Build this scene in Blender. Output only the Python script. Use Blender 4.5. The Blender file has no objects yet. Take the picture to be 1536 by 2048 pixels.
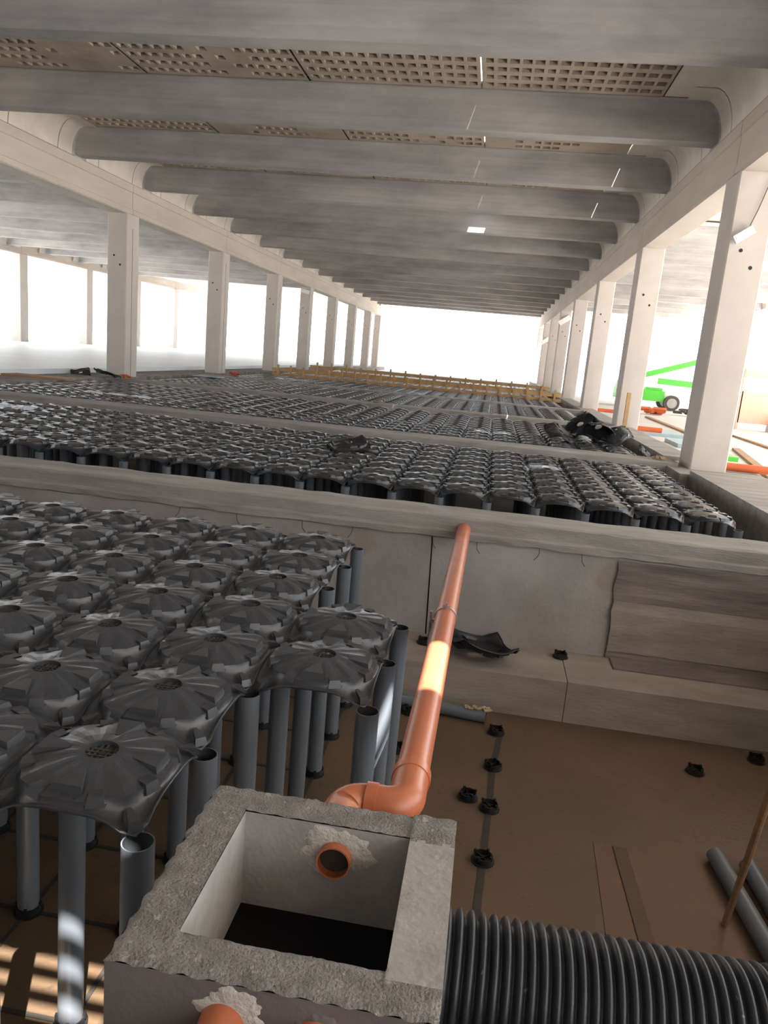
import bpy, bmesh, math, random
from mathutils import Vector, Matrix
random.seed(7)
C = bpy.context.scene.collection
S = bpy.context.scene
PI = math.pi

# ------------------------------------------------------------------ camera
cam = bpy.data.cameras.new('camera'); camo = bpy.data.objects.new('camera', cam); C.objects.link(camo)
R = ((0.9858133795873182, 0.1434078370063444, 0.08721337576193111),
     (-0.11425011928230798, 0.19268304750108328, 0.9745871707803635),
     (-0.12295889911107874, 0.9707252111132465, -0.20633388873021935))
m = Matrix(((R[0][0], R[1][0], -R[2][0], 0), (R[0][1], R[1][1], -R[2][1], 0), (R[0][2], R[1][2], -R[2][2], 3.1), (0, 0, 0, 1)))
camo.matrix_world = m
cam.sensor_fit = 'VERTICAL'; cam.sensor_height = 36.0; cam.lens = 1510.05 / 2048 * 36.0
cam.clip_start = 0.05; cam.clip_end = 1500
S.camera = camo

# ------------------------------------------------------------------ light
S.view_settings.view_transform = 'Standard'; S.view_settings.look = 'None'
S.view_settings.gamma = 1; S.view_settings.use_curve_mapping = False
S.view_settings.exposure = 0.27
w = bpy.data.worlds.new('sky'); S.world = w; w.use_nodes = True
bg = w.node_tree.nodes['Background']; bg.inputs[0].default_value = (0.93, 0.965, 1.0, 1); bg.inputs[1].default_value = 3.0
sun = bpy.data.lights.new('sun', 'SUN'); suno = bpy.data.objects.new('sun', sun); C.objects.link(suno)
sun.energy = 26; sun.angle = math.radians(0.3); sun.color = (1.0, 0.96, 0.90)
KX, KY = 0.30, 0.62                                   # towards the sun: (KX, -KY, 1)
suno.rotation_euler = Vector((KX, -KY, 1)).to_track_quat('Z', 'Y').to_euler()
suno.location = (10, -20, 40)

# ------------------------------------------------------------------ materials
def nt(name):
    mt = bpy.data.materials.new(name); mt.use_nodes = True
    return mt, mt.node_tree.nodes, mt.node_tree.links
def mat(name, col, rough=0.6, var=0.0, scale=4.0, col2=None, bump=0.0, bscale=60.0, metal=0.0, stretch=(1, 1, 1), spec=0.5, detail=6.0, spots=None, lines=None):
    mt, N, L = nt(name)
    b = N['Principled BSDF']; b.inputs['Roughness'].default_value = rough; b.inputs['Metallic'].default_value = metal
    b.inputs['Specular IOR Level'].default_value = spec
    tc = N.new('ShaderNodeTexCoord'); mp = N.new('ShaderNodeMapping'); L.new(tc.outputs['Object'], mp.inputs[0]); mp.inputs['Scale'].default_value = stretch
    c = tuple(col) + (1,)
    if col2 is None: col2 = tuple(min(1, x * (1 - var)) for x in col)
    n = N.new('ShaderNodeTexNoise'); n.inputs['Scale'].default_value = scale; n.inputs['Detail'].default_value = detail; n.inputs['Roughness'].default_value = 0.62
    L.new(mp.outputs[0], n.inputs['Vector'])
    r = N.new('ShaderNodeValToRGB'); r.color_ramp.elements[0].position = 0.32; r.color_ramp.elements[1].position = 0.68
    r.color_ramp.elements[0].color = tuple(col2) + (1,); r.color_ramp.elements[1].color = c
    L.new(n.outputs['Fac'], r.inputs['Fac']); out = r.outputs['Color']
    if spots:
        s = N.new('ShaderNodeTexNoise'); s.inputs['Scale'].default_value = spots[1]; s.inputs['Detail'].default_value = 3
        L.new(mp.outputs[0], s.inputs['Vector'])
        q = N.new('ShaderNodeValToRGB'); q.color_ramp.elements[0].position = spots[2]; q.color_ramp.elements[1].position = spots[2] + 0.05
        q.color_ramp.elements[0].color = (0, 0, 0, 1); q.color_ramp.elements[1].color = (spots[3],) * 3 + (1,)
        L.new(s.outputs['Fac'], q.inputs['Fac'])
        mx = N.new('ShaderNodeMix'); mx.data_type = 'RGBA'; L.new(q.outputs['Color'], mx.inputs['Factor'])
        L.new(out, mx.inputs[6]); mx.inputs[7].default_value = tuple(spots[0]) + (1,); out = mx.outputs[2]
    if lines:   # (axis scale vector, colour factor, frequency)
        wv = N.new('ShaderNodeTexNoise'); wv.inputs['Scale'].default_value = lines[1]; wv.inputs['Detail'].default_value = 4
        mp2 = N.new('ShaderNodeMapping'); mp2.inputs['Scale'].default_value = lines[0]; L.new(tc.outputs['Object'], mp2.inputs[0]); L.new(mp2.outputs[0], wv.inputs['Vector'])
        q = N.new('ShaderNodeValToRGB'); q.color_ramp.elements[0].position = 0.35; q.color_ramp.elements[1].position = 0.65
        q.color_ramp.elements[0].color = (lines[2],) * 3 + (1,); q.color_ramp.elements[1].color = (1, 1, 1, 1)
        L.new(wv.outputs['Fac'], q.inputs['Fac'])
        mx = N.new('ShaderNodeMix'); mx.data_type = 'RGBA'; mx.blend_type = 'MULTIPLY'; mx.inputs['Factor'].default_value = 1
        L.new(out, mx.inputs[6]); L.new(q.outputs['Color'], mx.inputs[7]); out = mx.outputs[2]
    L.new(out, b.inputs['Base Color'])
    if bump > 0:
        bn = N.new('ShaderNodeTexNoise'); bn.inputs['Scale'].default_value = bscale; bn.inputs['Detail'].default_value = 5
        L.new(mp.outputs[0], bn.inputs['Vector'])
        bp = N.new('ShaderNodeBump'); bp.inputs['Strength'].default_value = bump; bp.inputs['Distance'].default_value = 0.02
        L.new(bn.outputs['Fac'], bp.inputs['Height']); L.new(bp.outputs[0], b.inputs['Normal'])
    return mt

M = {}
M['rib'] = mat('rib_concrete', (0.54, 0.515, 0.50), 0.85, col2=(0.31, 0.30, 0.30), scale=0.7, stretch=(0.55, 1, 1.6), bump=0.15, bscale=14, lines=((0.12, 1, 9), 1.2, 0.88))
M['endcap'] = mat('end_concrete', (0.70, 0.64, 0.57), 0.85, col2=(0.60, 0.54, 0.48), scale=1.5, bump=0.1, bscale=14)
M['panel'] = mat('panel_concrete', (0.56, 0.47, 0.39), 0.9, col2=(0.38, 0.31, 0.25), scale=1.1, bump=0.3, bscale=40)
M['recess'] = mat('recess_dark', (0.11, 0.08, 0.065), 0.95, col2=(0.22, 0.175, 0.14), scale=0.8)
M['column'] = mat('column_concrete', (0.64, 0.575, 0.52), 0.8, col2=(0.55, 0.49, 0.45), scale=0.9, bump=0.12, bscale=12, spots=((0.36, 0.32, 0.28), 1.3, 0.70, 0.4))
M['beam'] = mat('beam_concrete', (0.62, 0.545, 0.475), 0.8, col2=(0.50, 0.43, 0.375), scale=0.7, bump=0.12, bscale=12, stretch=(1, 0.4, 2))
M['wall'] = mat('wall_concrete', (0.42, 0.395, 0.37), 0.85, col2=(0.31, 0.285, 0.265), scale=1.3, bump=0.2, bscale=25, spots=((0.30, 0.20, 0.13), 1.1, 0.62, 0.35))
M['wallcap'] = mat('wall_cap_concrete', (0.41, 0.385, 0.355), 0.9, col2=(0.26, 0.24, 0.22), scale=2.2, bump=0.5, bscale=30, stretch=(0.5, 2, 3))
M['wallrough'] = mat('rough_pour_concrete', (0.30, 0.25, 0.225), 0.9, col2=(0.13, 0.105, 0.098), scale=2.4, bump=0.4, bscale=22, stretch=(0.35, 1, 3.5))
M['ledge'] = mat('ledge_concrete', (0.39, 0.33, 0.285), 0.9, col2=(0.23, 0.19, 0.165), scale=1.8, bump=0.3, bscale=22, stretch=(0.5, 1, 2))
M['pit'] = mat('pit_floor', (0.155, 0.094, 0.053), 0.45, col2=(0.095, 0.066, 0.041), scale=0.75, bump=0.15, bscale=40, spots=((0.09, 0.06, 0.045), 14.0, 0.63, 0.8))
M['strip'] = mat('spacer_strip', (0.05, 0.042, 0.034), 0.6, 0.3)
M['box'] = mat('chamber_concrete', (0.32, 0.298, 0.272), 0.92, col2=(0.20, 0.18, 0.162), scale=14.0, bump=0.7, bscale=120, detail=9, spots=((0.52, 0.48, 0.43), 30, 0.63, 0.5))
M['boxside'] = mat('chamber_side_shaded', (0.19, 0.165, 0.16), 0.8, col2=(0.145, 0.13, 0.125), scale=3.0, bump=0.2, bscale=40)  # chamber concrete darkened to paint in the shade on its outer sides
M['boxin'] = mat('chamber_inner_concrete', (0.46, 0.435, 0.41), 0.8, col2=(0.32, 0.30, 0.28), scale=5.0, bump=0.15, bscale=60)
M['smooth'] = mat('smooth_mortar', (0.43, 0.40, 0.375), 0.8, col2=(0.32, 0.295, 0.275), scale=9.0, bump=0.3, bscale=40, spots=((0.27, 0.24, 0.22), 25, 0.68, 0.5))
M['mortar'] = mat('mortar', (0.66, 0.62, 0.56), 0.85, col2=(0.50, 0.46, 0.41), scale=16.0, bump=0.6, bscale=60)
M['boxblack'] = mat('chamber_black', (0.008, 0.008, 0.008), 0.5, 0.2, spec=0.15)
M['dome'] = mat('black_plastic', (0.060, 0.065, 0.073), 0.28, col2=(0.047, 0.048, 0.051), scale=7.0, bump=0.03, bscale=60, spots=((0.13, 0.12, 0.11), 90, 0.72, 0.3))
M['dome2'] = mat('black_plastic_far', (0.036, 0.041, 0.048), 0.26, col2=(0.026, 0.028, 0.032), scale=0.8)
M['scrap'] = mat('scrap_black_plastic', (0.022, 0.023, 0.026), 0.4, 0.3, scale=9)
M['grate'] = mat('grate_plastic', (0.03, 0.028, 0.027), 0.6, 0.2)
M['bar'] = mat('grate_bars', (0.075, 0.068, 0.06), 0.5, 0.2)
M['pvc'] = mat('grey_pvc', (0.155, 0.175, 0.20), 0.32, 0.18, scale=3, stretch=(1, 1, 0.3))
M['pvcin'] = mat('pipe_inside', (0.05, 0.055, 0.06), 0.5, 0.2)
M['cup'] = mat('cup_plastic', (0.016, 0.016, 0.017), 0.45, 0.2)
M['orange'] = mat('orange_pvc', (0.60, 0.185, 0.085), 0.30, 0.16, scale=5, bump=0.02)
M['orangein'] = mat('orange_pvc_inside', (0.33, 0.085, 0.035), 0.5, 0.25, scale=8)
M['corr'] = mat('corrugated_plastic', (0.032, 0.035, 0.039), 0.42, 0.25, scale=6, spots=((0.30, 0.29, 0.28), 45, 0.71, 0.6))
M['steel'] = mat('galvanised_steel', (0.55, 0.54, 0.52), 0.35, 0.2, metal=0.8)
M['wire'] = mat('rusty_wire', (0.10, 0.075, 0.055), 0.7, 0.2)
M['wood'] = mat('timber', (0.42, 0.25, 0.13), 0.7, 0.3, scale=5, stretch=(1, 1, 6))
M['formwood'] = mat('formwork_timber', (0.62, 0.38, 0.17), 0.75, 0.3, scale=3)
M['slab'] = mat('white_slab', (0.80, 0.84, 0.86), 0.45, col2=(0.72, 0.77, 0.80), scale=0.35, stretch=(0.35, 1, 1))
M['gravel'] = mat('gravel', (0.32, 0.29, 0.26), 0.95, col2=(0.14, 0.125, 0.11), scale=3.0, bump=0.6, bscale=20)
M['sand'] = mat('pale_ground', (0.68, 0.655, 0.62), 0.95, col2=(0.60, 0.57, 0.54), scale=0.5)
M['green'] = mat('green_paint', (0.10, 0.62, 0.05), 0.4, 0.1)
M['tyre'] = mat('tyre', (0.09, 0.08, 0.075), 0.8, 0.2)
M['hub'] = mat('wheel_hub', (0.45, 0.42, 0.38), 0.6, 0.2)
M['white'] = mat('white_paint', (0.8, 0.8, 0.79), 0.4, 0.05)
M['barrier'] = mat('orange_barrier', (0.62, 0.12, 0.025), 0.5, 0.15)
M['dark'] = mat('hole_dark', (0.045, 0.035, 0.03), 0.9, 0.2)
M['seam'] = mat('joint_dark', (0.16, 0.13, 0.11), 0.9, 0.3)
M['floorstain'] = mat('floor_stain', (0.105, 0.06, 0.036), 0.6, 0.2)
M['ply'] = mat('plywood', (0.165, 0.098, 0.058), 0.6, 0.2, scale=1.5)
M['fence'] = mat('glare_orange_mesh', (0.95, 0.50, 0.36), 0.6, 0.1)  # barrier orange lightened to paint in the glare outside
M['foam'] = mat('yellow_foam', (0.55, 0.42, 0.25), 0.9, 0.4, scale=12)
M['glass'] = mat('blue_window', (0.25, 0.38, 0.55), 0.3, 0.2)
M['facade'] = mat('pale_facade', (0.75, 0.74, 0.72), 0.8, 0.1)
M['tarp'] = mat('blue_grey_sheet', (0.38, 0.48, 0.52), 0.5, 0.2)

# ------------------------------------------------------------------ mesh helpers
class MB:
    def __init__(s): s.v = []; s.f = []; s.mi = []; s.sm = []; s.mats = []
    def mid(s, mt):
        if mt not in s.mats: s.mats.append(mt)
        return s.mats.index(mt)
    def add(s, vs, fs, mt, smooth=False):
        o = len(s.v); s.v += [tuple(v) for v in vs]; k = s.mid(mt)
        for f in fs: s.f.append([i + o for i in f]); s.mi.append(k); s.sm.append(smooth)
    def box(s, x0, y0, z0, x1, y1, z1, mt, mtx=None):
        vs = [(x0, y0, z0), (x1, y0, z0), (x1, y1, z0), (x0, y1, z0), (x0, y0, z1), (x1, y0, z1), (x1, y1, z1), (x0, y1, z1)]
        if mtx is not None: vs = [tuple(mtx @ Vector(v)) for v in vs]
        s.add(vs, [(0, 3, 2, 1), (4, 5, 6, 7), (0, 1, 5, 4), (1, 2, 6, 5), (2, 3, 7, 6), (3, 0, 4, 7)], mt)
    def cbox(s, x0, y0, z0, x1, y1, z1, c, mt):      # upright post with chamfered vertical edges
        p = [(x0 + c, y0), (x1 - c, y0), (x1, y0 + c), (x1, y1 - c), (x1 - c, y1), (x0 + c, y1), (x0, y1 - c), (x0, y0 + c)]
        n = len(p); vs = [(a, b, z0) for a, b in p] + [(a, b, z1) for a, b in p]
        s.add(vs, [tuple(range(n - 1, -1, -1)), tuple(range(n, 2 * n))] + [(i, (i + 1) % n, n + (i + 1) % n, n + i) for i in range(n)], mt)
    def prism(s, prof, a0, a1, axis, mt):            # profile of 2d points extruded along an axis
        n = len(prof)
        def P(u, v, t): return (t, u, v) if axis == 'x' else (u, t, v)
        vs = [P(u, v, a0) for u, v in prof] + [P(u, v, a1) for u, v in prof]
        s.add(vs, [tuple(range(n)), tuple(range(2 * n - 1, n - 1, -1))] + [(i, n + i, n + (i + 1) % n, (i + 1) % n) for i in range(n)], mt)
    def tube(s, pts, r, mt, n=20, cap=True, rads=None, smooth=True, inner=None, imt=None):
        pts = [Vector(p) for p in pts]; rings = []
        t = (pts[1] - pts[0]).normalized(); up = Vector((0, 0, 1)) if abs(t.z) < 0.9 else Vector((1, 0, 0))
        a = t.cross(up).normalized(); b = a.cross(t).normalized()
        for i, p in enumerate(pts):
            if 0 < i < len(pts) - 1: tn = ((pts[i + 1] - p).normalized() + (p - pts[i - 1]).normalized()).normalized()
            elif i == 0: tn = (pts[1] - p).normalized()
            else: tn = (p - pts[i - 1]).normalized()
            q = t.rotation_difference(tn); a = q @ a; b = q @ b; t = tn
            rr = rads[i] if rads else r
            rings.append([p + a * math.cos(2 * PI * k / n) * rr + b * math.sin(2 * PI * k / n) * rr for k in range(n)])
        vs = [v for rg in rings for v in rg]; fs = []
        for i in range(len(rings) - 1):
            for k in range(n): fs.append((i * n + k, i * n + (k + 1) % n, (i + 1) * n + (k + 1) % n, (i + 1) * n + k))
        s.add(vs, fs, mt, smooth)
        if inner:
            ir = [[pts[i] + (v - pts[i]) * (inner / ((v - pts[i]).length or 1)) for v in rg] for i, rg in enumerate(rings)]
            s.add([v for rg in ir for v in rg], [tuple(reversed(f)) for f in fs], imt or mt, smooth)
            for rg, rg2, fl in ((rings[0], ir[0], 0), (rings[-1], ir[-1], 1)):
                ff = [(k, (k + 1) % n, n + (k + 1) % n, n + k) for k in range(n)]
                s.add(rg + rg2, ff if fl else [tuple(reversed(x)) for x in ff], mt)
        elif cap:
            s.add(rings[0], [tuple(range(n - 1, -1, -1))], mt); s.add(rings[-1], [tuple(range(n))], mt)
    def mesh(s, name):
        me = bpy.data.meshes.new(name); me.from_pydata(s.v, [], s.f); me.update()
        for mt in s.mats: me.materials.append(mt)
        me.polygons.foreach_set('material_index', s.mi); me.polygons.foreach_set('use_smooth', s.sm)
        return me
    def build(s, name, parent=None, loc=None):
        o = bpy.data.objects.new(name, s.mesh(name)); C.objects.link(o)
        if parent is not None: o.parent = parent
        if loc: o.location = loc
        return o
def tag(o, label=None, cat=None, group=None, kind=None):
    if label: o['label'] = label
    if cat: o['category'] = cat
    if group: o['group'] = group
    if kind: o['kind'] = kind
    return o
def empty(name, loc, label, cat, group=None, rz=0.0):
    o = bpy.data.objects.new(name, None); C.objects.link(o); o.location = loc; o.rotation_euler = (0, 0, rz); o.empty_display_size = 0.1
    return tag(o, label, cat, group)
def copy_tree(o, parent=None):
    c = o.copy(); C.objects.link(c)
    if parent is not None: c.parent = parent
    for ch in [x for x in o.children]: copy_tree(ch, c)
    return c
ORD = ['first', 'second', 'third', 'fourth', 'fifth', 'sixth', 'seventh', 'eighth', 'ninth', 'tenth', 'eleventh', 'twelfth', 'thirteenth', 'fourteenth',
       'fifteenth', 'sixteenth', 'seventeenth', 'eighteenth', 'nineteenth', 'twentieth', 'twenty-first', 'twenty-second', 'twenty-third', 'twenty-fourth', 'twenty-fifth', 'twenty-sixth']
def struct(mb, name, label=None):
    o = mb.build(name); tag(o, label, None, None, 'structure'); return o

# ------------------------------------------------------------------ structure: ground and floors
g = MB(); g.box(-60, -1.2, -0.3, 3.6, 80, 0.0, M['pit']); g.box(-12.0, -12, -0.3, 3.6, -1.2, 0.0, M['pit']); struct(g, 'floor', 'tan pit floor')
g = MB(); g.box(-34, -12, 1.3, -13.1, 100, 1.75, M['slab']); struct(g, 'floor_left', 'white smooth slab of the left hall')
g = MB(); g.box(-13.1, -12, 0.3, -11.62, 100, 1.6, M['gravel']); struct(g, 'trim_gravel', 'gravel strip beside the left columns')
g = MB(); g.box(4.5, -12, 0.6, 140, 300, 1.1, M['sand']); g.box(-140, 76, 0.6, 4.5, 300, 1.25, M['sand']); g.box(-140, -60, 0.6, -34, 76, 1.6, M['sand']); struct(g, 'floor_outside', 'pale sunlit ground outside')
# right side wall of the pit
g = MB(); g.box(3.46, 7.75, 0, 4.5, 13.3, 1.6, M['wallcap']); g.box(3.3, 13.3, 0, 4.9, 15.4, 1.53, M['wallcap']); g.box(3.46, 15.4, 0, 4.1, 76, 1.6, M['wallcap'])
g.box(3.46, -12, 0, 4.5, 7.2, 1.6, M['wall']); struct(g, 'wall_right', 'grey pit side wall')
# cross walls
def wall_profile(y0, y1, zt): return [(y0, 0.0), (y0, 1.385), (y0 - 0.035, 1.395), (y0 - 0.035, 1.455), (y0 - 0.01, 1.475), (y0 - 0.005, zt - 0.01), (y0 + 0.02, zt), (y1 - 0.02, zt), (y1, zt - 0.02), (y1, 0.0)]
g = MB()
pr = wall_profile(7.2, 7.75, 1.6)
n = len(pr); xs = [-11.6 + i * 0.2 for i in range(82)]
vs = []; fs = []
for i, x in enumerate(xs):
    for j, (y, z) in enumerate(pr):
        jit = 0.0 if j in (0, 9) else random.uniform(-0.007, 0.007)
        vs.append((x, y + (jit if j < 7 else 0), z + jit))
for i in range(len(xs) - 1):
    for j in range(n - 1): fs.append((i * n + j, i * n + j + 1, (i + 1) * n + j + 1, (i + 1) * n + j))
g.add(vs, [tuple(reversed(f)) for f in fs], M['wallcap']); 
for k in range(len(fs)):
    if k % (n - 1) == 0: g.mi[k] = g.mid(M['wall'])
struct(g, 'wall_front', 'concrete cross wall nearest the camera')
g = MB()
ys = [0.47 + i * 0.1 for i in range(10)]
vs = []; fs = []; nx = 24
for j, z in enumerate(ys):
    for i in range(nx + 1): vs.append((1.37 + i * 0.13 + (random.uniform(-0.012, 0.012) if i == 0 else 0), 7.175 + random.uniform(-0.006, 0.006) - (0.02 if z < 0.95 else 0), min(z, 1.383)))
for j in range(len(ys) - 1):
    for i in range(nx): a = j * (nx + 1) + i; fs.append((a, a + 1, a + nx + 2, a + nx + 1))
g.add(vs, fs[nx * 5:], M['wallrough']); g.add(vs, fs[:nx * 5], M['ledge']); g.box(1.38, 7.17, 0.38, 4.5, 7.21, 0.5, M['wallrough']); struct(g, 'trim_rough_pour', 'rougher darker pour on the wall face')
g = MB(); g.box(-11.6, 6.45, 0, -0.62, 7.22, 0.38, M['ledge']); g.box(-0.615, 6.455, 0, 0.955, 7.22, 0.38, M['ledge']); g.box(0.96, 6.45, 0, 4.5, 7.22, 0.385, M['ledge'])
g.box(1.42, 6.9, 0.38, 4.5, 7.22, 0.40, M['wallrough']); struct(g, 'trim_ledge', 'concrete footing ledge along the wall')
for k, (a, b) in enumerate(((14.3, 14.9), (22.35, 22.95), (29.4, 30.0), (45.5, 46.1), (54, 54.6))):
    g = MB(); g.prism([(a, 0), (b, 0), (b, 1.58), (b - 0.02, 1.6), (a + 0.02, 1.6), (a, 1.58)], -11.7, 3.5, 'x', M['wallcap'])
    struct(g, ['wall_second', 'wall_third', 'wall_fourth', 'wall_fifth', 'wall_sixth'][k], 'concrete cross wall between dome fields')
# unseen walls added behind the camera to close off light from there
g = MB(); g.box(-12, -3.0, 0, 4.5, -2.6, 2.6, M['wall']); g.box(-34, -12.3, 0, 4.5, -12, 8.4, M['wall']); struct(g, 'wall_back_added')

# ------------------------------------------------------------------ structure: roof
ZB, ZS, ZR = 7.45, 8.15, 8.26      # beam top, soffit, roof slab underside
XL, XR = -11.6, 3.65
RIBS = [12.15 + 4.05 * k for k in range(16)]
def smooth(t): t = max(0.0, min(1.0, t)); return t * t * (3 - 2 * t)
def soffit(x, dy, xl, xr):
    # height of the underside at x, dy metres away from a rib's centre line
    def end(d):                        # d = distance inwards from the beam edge
        t = max(0.0, min(1.0, d / 0.38))
        return ZB + (ZS - ZB) * math.sqrt(1 - (1 - t) ** 2)
    ze = min(end(x - xl), end(xr - x))
    a = abs(dy)
    zr = ZB + 0.03 + (ZS - ZB - 0.03) * max(0.0, min(1.0, (a - 0.20) / 0.13))
    # rounded corner between the two
    k = 0.10 if a < 0.34 else 0.02
    h = max(0.0, min(1.0, 0.5 + 0.5 * (zr - ze) / k))
    return ze * h + zr * (1 - h) - k * h * (1 - h) if a < 1.2 else ze
def xlist(xl, xr, fine=True):
    e = [0, .004, .015, .035, .065, .10, .15, .21, .29, .38, .5, .71] if fine else [0, .02, .08, .2, .38, .71]
    base = xl
    L = [base + t for t in e]; Rr = [xr - t for t in reversed(e)]
    mid = [xl + 0.7 + (xr - xl - 1.4) * i / 10 for i in range(1, 10)]
    return L + mid + Rr
def surf(g, X, Y, f, mt, mtend, xl, xr):
    vs = [(x, y, f(x, y)) for y in Y for x in X]; nX = len(X)
    fa = []; fb = []
    for j in range(len(Y) - 1):
        for i in range(nX - 1):
            a = j * nX + i; q = (a, a + nX, a + nX + 1, a + 1)
            xc = (X[i] + X[i + 1]) / 2; yc = (Y[j] + Y[j + 1]) / 2
            (fb if (xc < xl + 1.0 or xc > xr - 1.0) and abs(yc - f.c) > 0.345 else fa).append(q)
    g.add(vs, fa, mt, False); g.add(vs, fb, mtend, True)
class F:
    def __init__(s, c, xl, xr): s.c = c; s.xl = xl; s.xr = xr
    def __call__(s, x, y): return soffit(x, y - s.c, s.xl, s.xr)
def rib(yc, xl, xr, label, group, fine=True):
    f = F(yc, xl, xr); g = MB()
    dys = [-.44, -.36, -.33, -.30, -.265, -.23, -.20, -.17, 0, .17, .20, .23, .265, .30, .33, .36, .44]
    X = xlist(xl, xr, fine)
    surf(g, X, [yc + d for d in dys], f, M['rib'], M['endcap'], xl, xr)
    # flanges at both ends
    for sgn in (-1, 1):
        for XX in ([x for x in X if x <= xl + 0.71], [x for x in X if x >= xr - 0.71]):
            Y = [yc + sgn * d for d in (.44, .7, 1.0)]
            if sgn < 0: Y = Y[::-1]
            surf(g, XX, Y, f, M['endcap'], M['endcap'], xl, xr)
    g.box(xl + 0.1, yc - 0.36, ZS + 0.01, xr - 0.1, yc + 0.36, ZR, M['rib'])
    o = g.build('roof_rib'); tag(o, label, 'roof rib', group); return o
def end_piece(yc0, yc1, xl, xr, g):
    # between two rib elements: the curved ends
    f = F(yc0, xl, xr); f2 = lambda x, y: soffit(x, 3.0, xl, xr)
    X = xlist(xl, xr)
    for XX in ([x for x in X if x <= xl + 0.71], [x for x in X if x >= xr - 0.71]):
        Y = [yc0 + 1.025, (yc0 + yc1) / 2, yc1 - 1.025]
        vs = [(x, y, f2(x, y)) for y in Y for x in XX]; n = len(XX)
        g.add(vs, [(j * n + i, (j + 1) * n + i, (j + 1) * n + i + 1, j * n + i + 1) for j in range(2) for i in range(n - 1)], M['endcap'], True)
        # dark backing behind the narrow joints
        for yy in (yc0 + 1.0125, yc1 - 1.0125):
            vs = [(x, y, f2(x, y) + 0.02) for y in (yy - 0.03, yy + 0.03) for x in XX]
            g.add(vs, [(i, n + i, n + i + 1, i + 1) for i in range(n - 1)], M['seam'])
for k, y in enumerate(RIBS):
    rib(y, XL, XR, 'grey concrete roof rib spanning the middle hall, %s from the camera' % ORD[k], 'ribs of the middle hall')
# soffit panels with rows of small rectangular recesses
PX = [-10.9, -7.56, -4.2, -0.85, 2.5]
def panel(x0, x1, y0, y1, deep, faded):
    g = MB(); z0 = ZS; e = 0.05
    if not deep:
        g.box(x0 + 0.018, y0, z0, x1 - 0.018, y1, z0 + 0.06, M['panel']); return g
    nx = 15; ny = 8; hx = 0.165; hy = 0.26
    sx = (x1 - x0 - 2 * e) / nx; sy = (y1 - y0 - 0.1) / ny
    gx = [x0 + 0.018]; gy = [y0]
    for i in range(nx): c = x0 + e + sx * (i + .5); h = hx / 2 - (0.012 if i % 5 == 0 else 0); gx += [c - h, c + h]
    for j in range(ny): c = y0 + 0.05 + sy * (j + .5); gy += [c - hy / 2 + .03, c + hy / 2 - .03]
    gx.append(x1 - 0.018); gy.append(y1)
    for j in range(len(gy) - 1):
        for i in range(len(gx) - 1):
            a, b, c, d = gx[i], gx[i + 1], gy[j], gy[j + 1]
            hole = i % 2 == 1 and j % 2 == 1
            if hole:
                u = (i / len(gx)); 
                if faded and math.sin(u * 9 + faded * 3.1) + 0.5 * math.sin(j * 2.3 + i) > 0.75 - 0.9 * (faded > 1.5): hole = False
            if hole:
                zt = z0 + 0.07
                g.add([(a, c, z0), (b, c, z0), (b, d, z0), (a, d, z0), (a, c, zt), (b, c, zt), (b, d, zt), (a, d, zt)],
                      [(0, 1, 5, 4), (1, 2, 6, 5), (2, 3, 7, 6), (3, 0, 4, 7)], M['panel'])
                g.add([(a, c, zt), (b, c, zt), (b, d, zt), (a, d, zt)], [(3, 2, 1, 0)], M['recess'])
            else:
                g.add([(a, c, z0), (b, c, z0), (b, d, z0), (a, d, z0)], [(3, 2, 1, 0)], M['panel'])
    g.box(x0 + 0.018, y0, z0 + 0.075, x1 - 0.018, y1, z0 + 0.1, M['panel'])
    return g
FADE = {(0, 0): 2.6, (0, 1): 1.0, (1, 1): 2.2, (1, 2): 0.8, (1, 3): 2.4, (2, 1): 2.4, (2, 3): 2.4}
for k in range(len(RIBS) - 1):
    y0 = RIBS[k] + 0.44; y1 = RIBS[k + 1] - 0.44
    for j in range(4):
        x0, x1 = PX[j], PX[j + 1]
        if k < 3:
            g = panel(x0, x1, y0, y1, True, FADE.get((k, j), 0))
            o = g.build('soffit_panel'); tag(o, 'soffit panel with %s rectangular recesses, %s from left, between the %s and %s roof ribs' % ('faint' if FADE.get((k, j), 0) > 1.5 else 'dark', ORD[j], ORD[k], ORD[k + 1]), 'ceiling panel', 'recessed soffit panels')
    if k >= 3:
        g = MB(); g.box(PX[0], y0, ZS, PX[-1], y1, ZS + 0.06, M['panel']); struct(g, 'ceiling')
    g = MB(); end_piece(RIBS[k], RIBS[k + 1], XL, XR, g)
    for a, b in ((XL + 0.3, PX[0] - 0.012), (PX[-1] + 0.012, XR - 0.3)): g.box(a, y0, ZS + 0.006, b, y1, ZS + 0.05, M['endcap'])
    struct(g, 'ceiling_ends')
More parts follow.
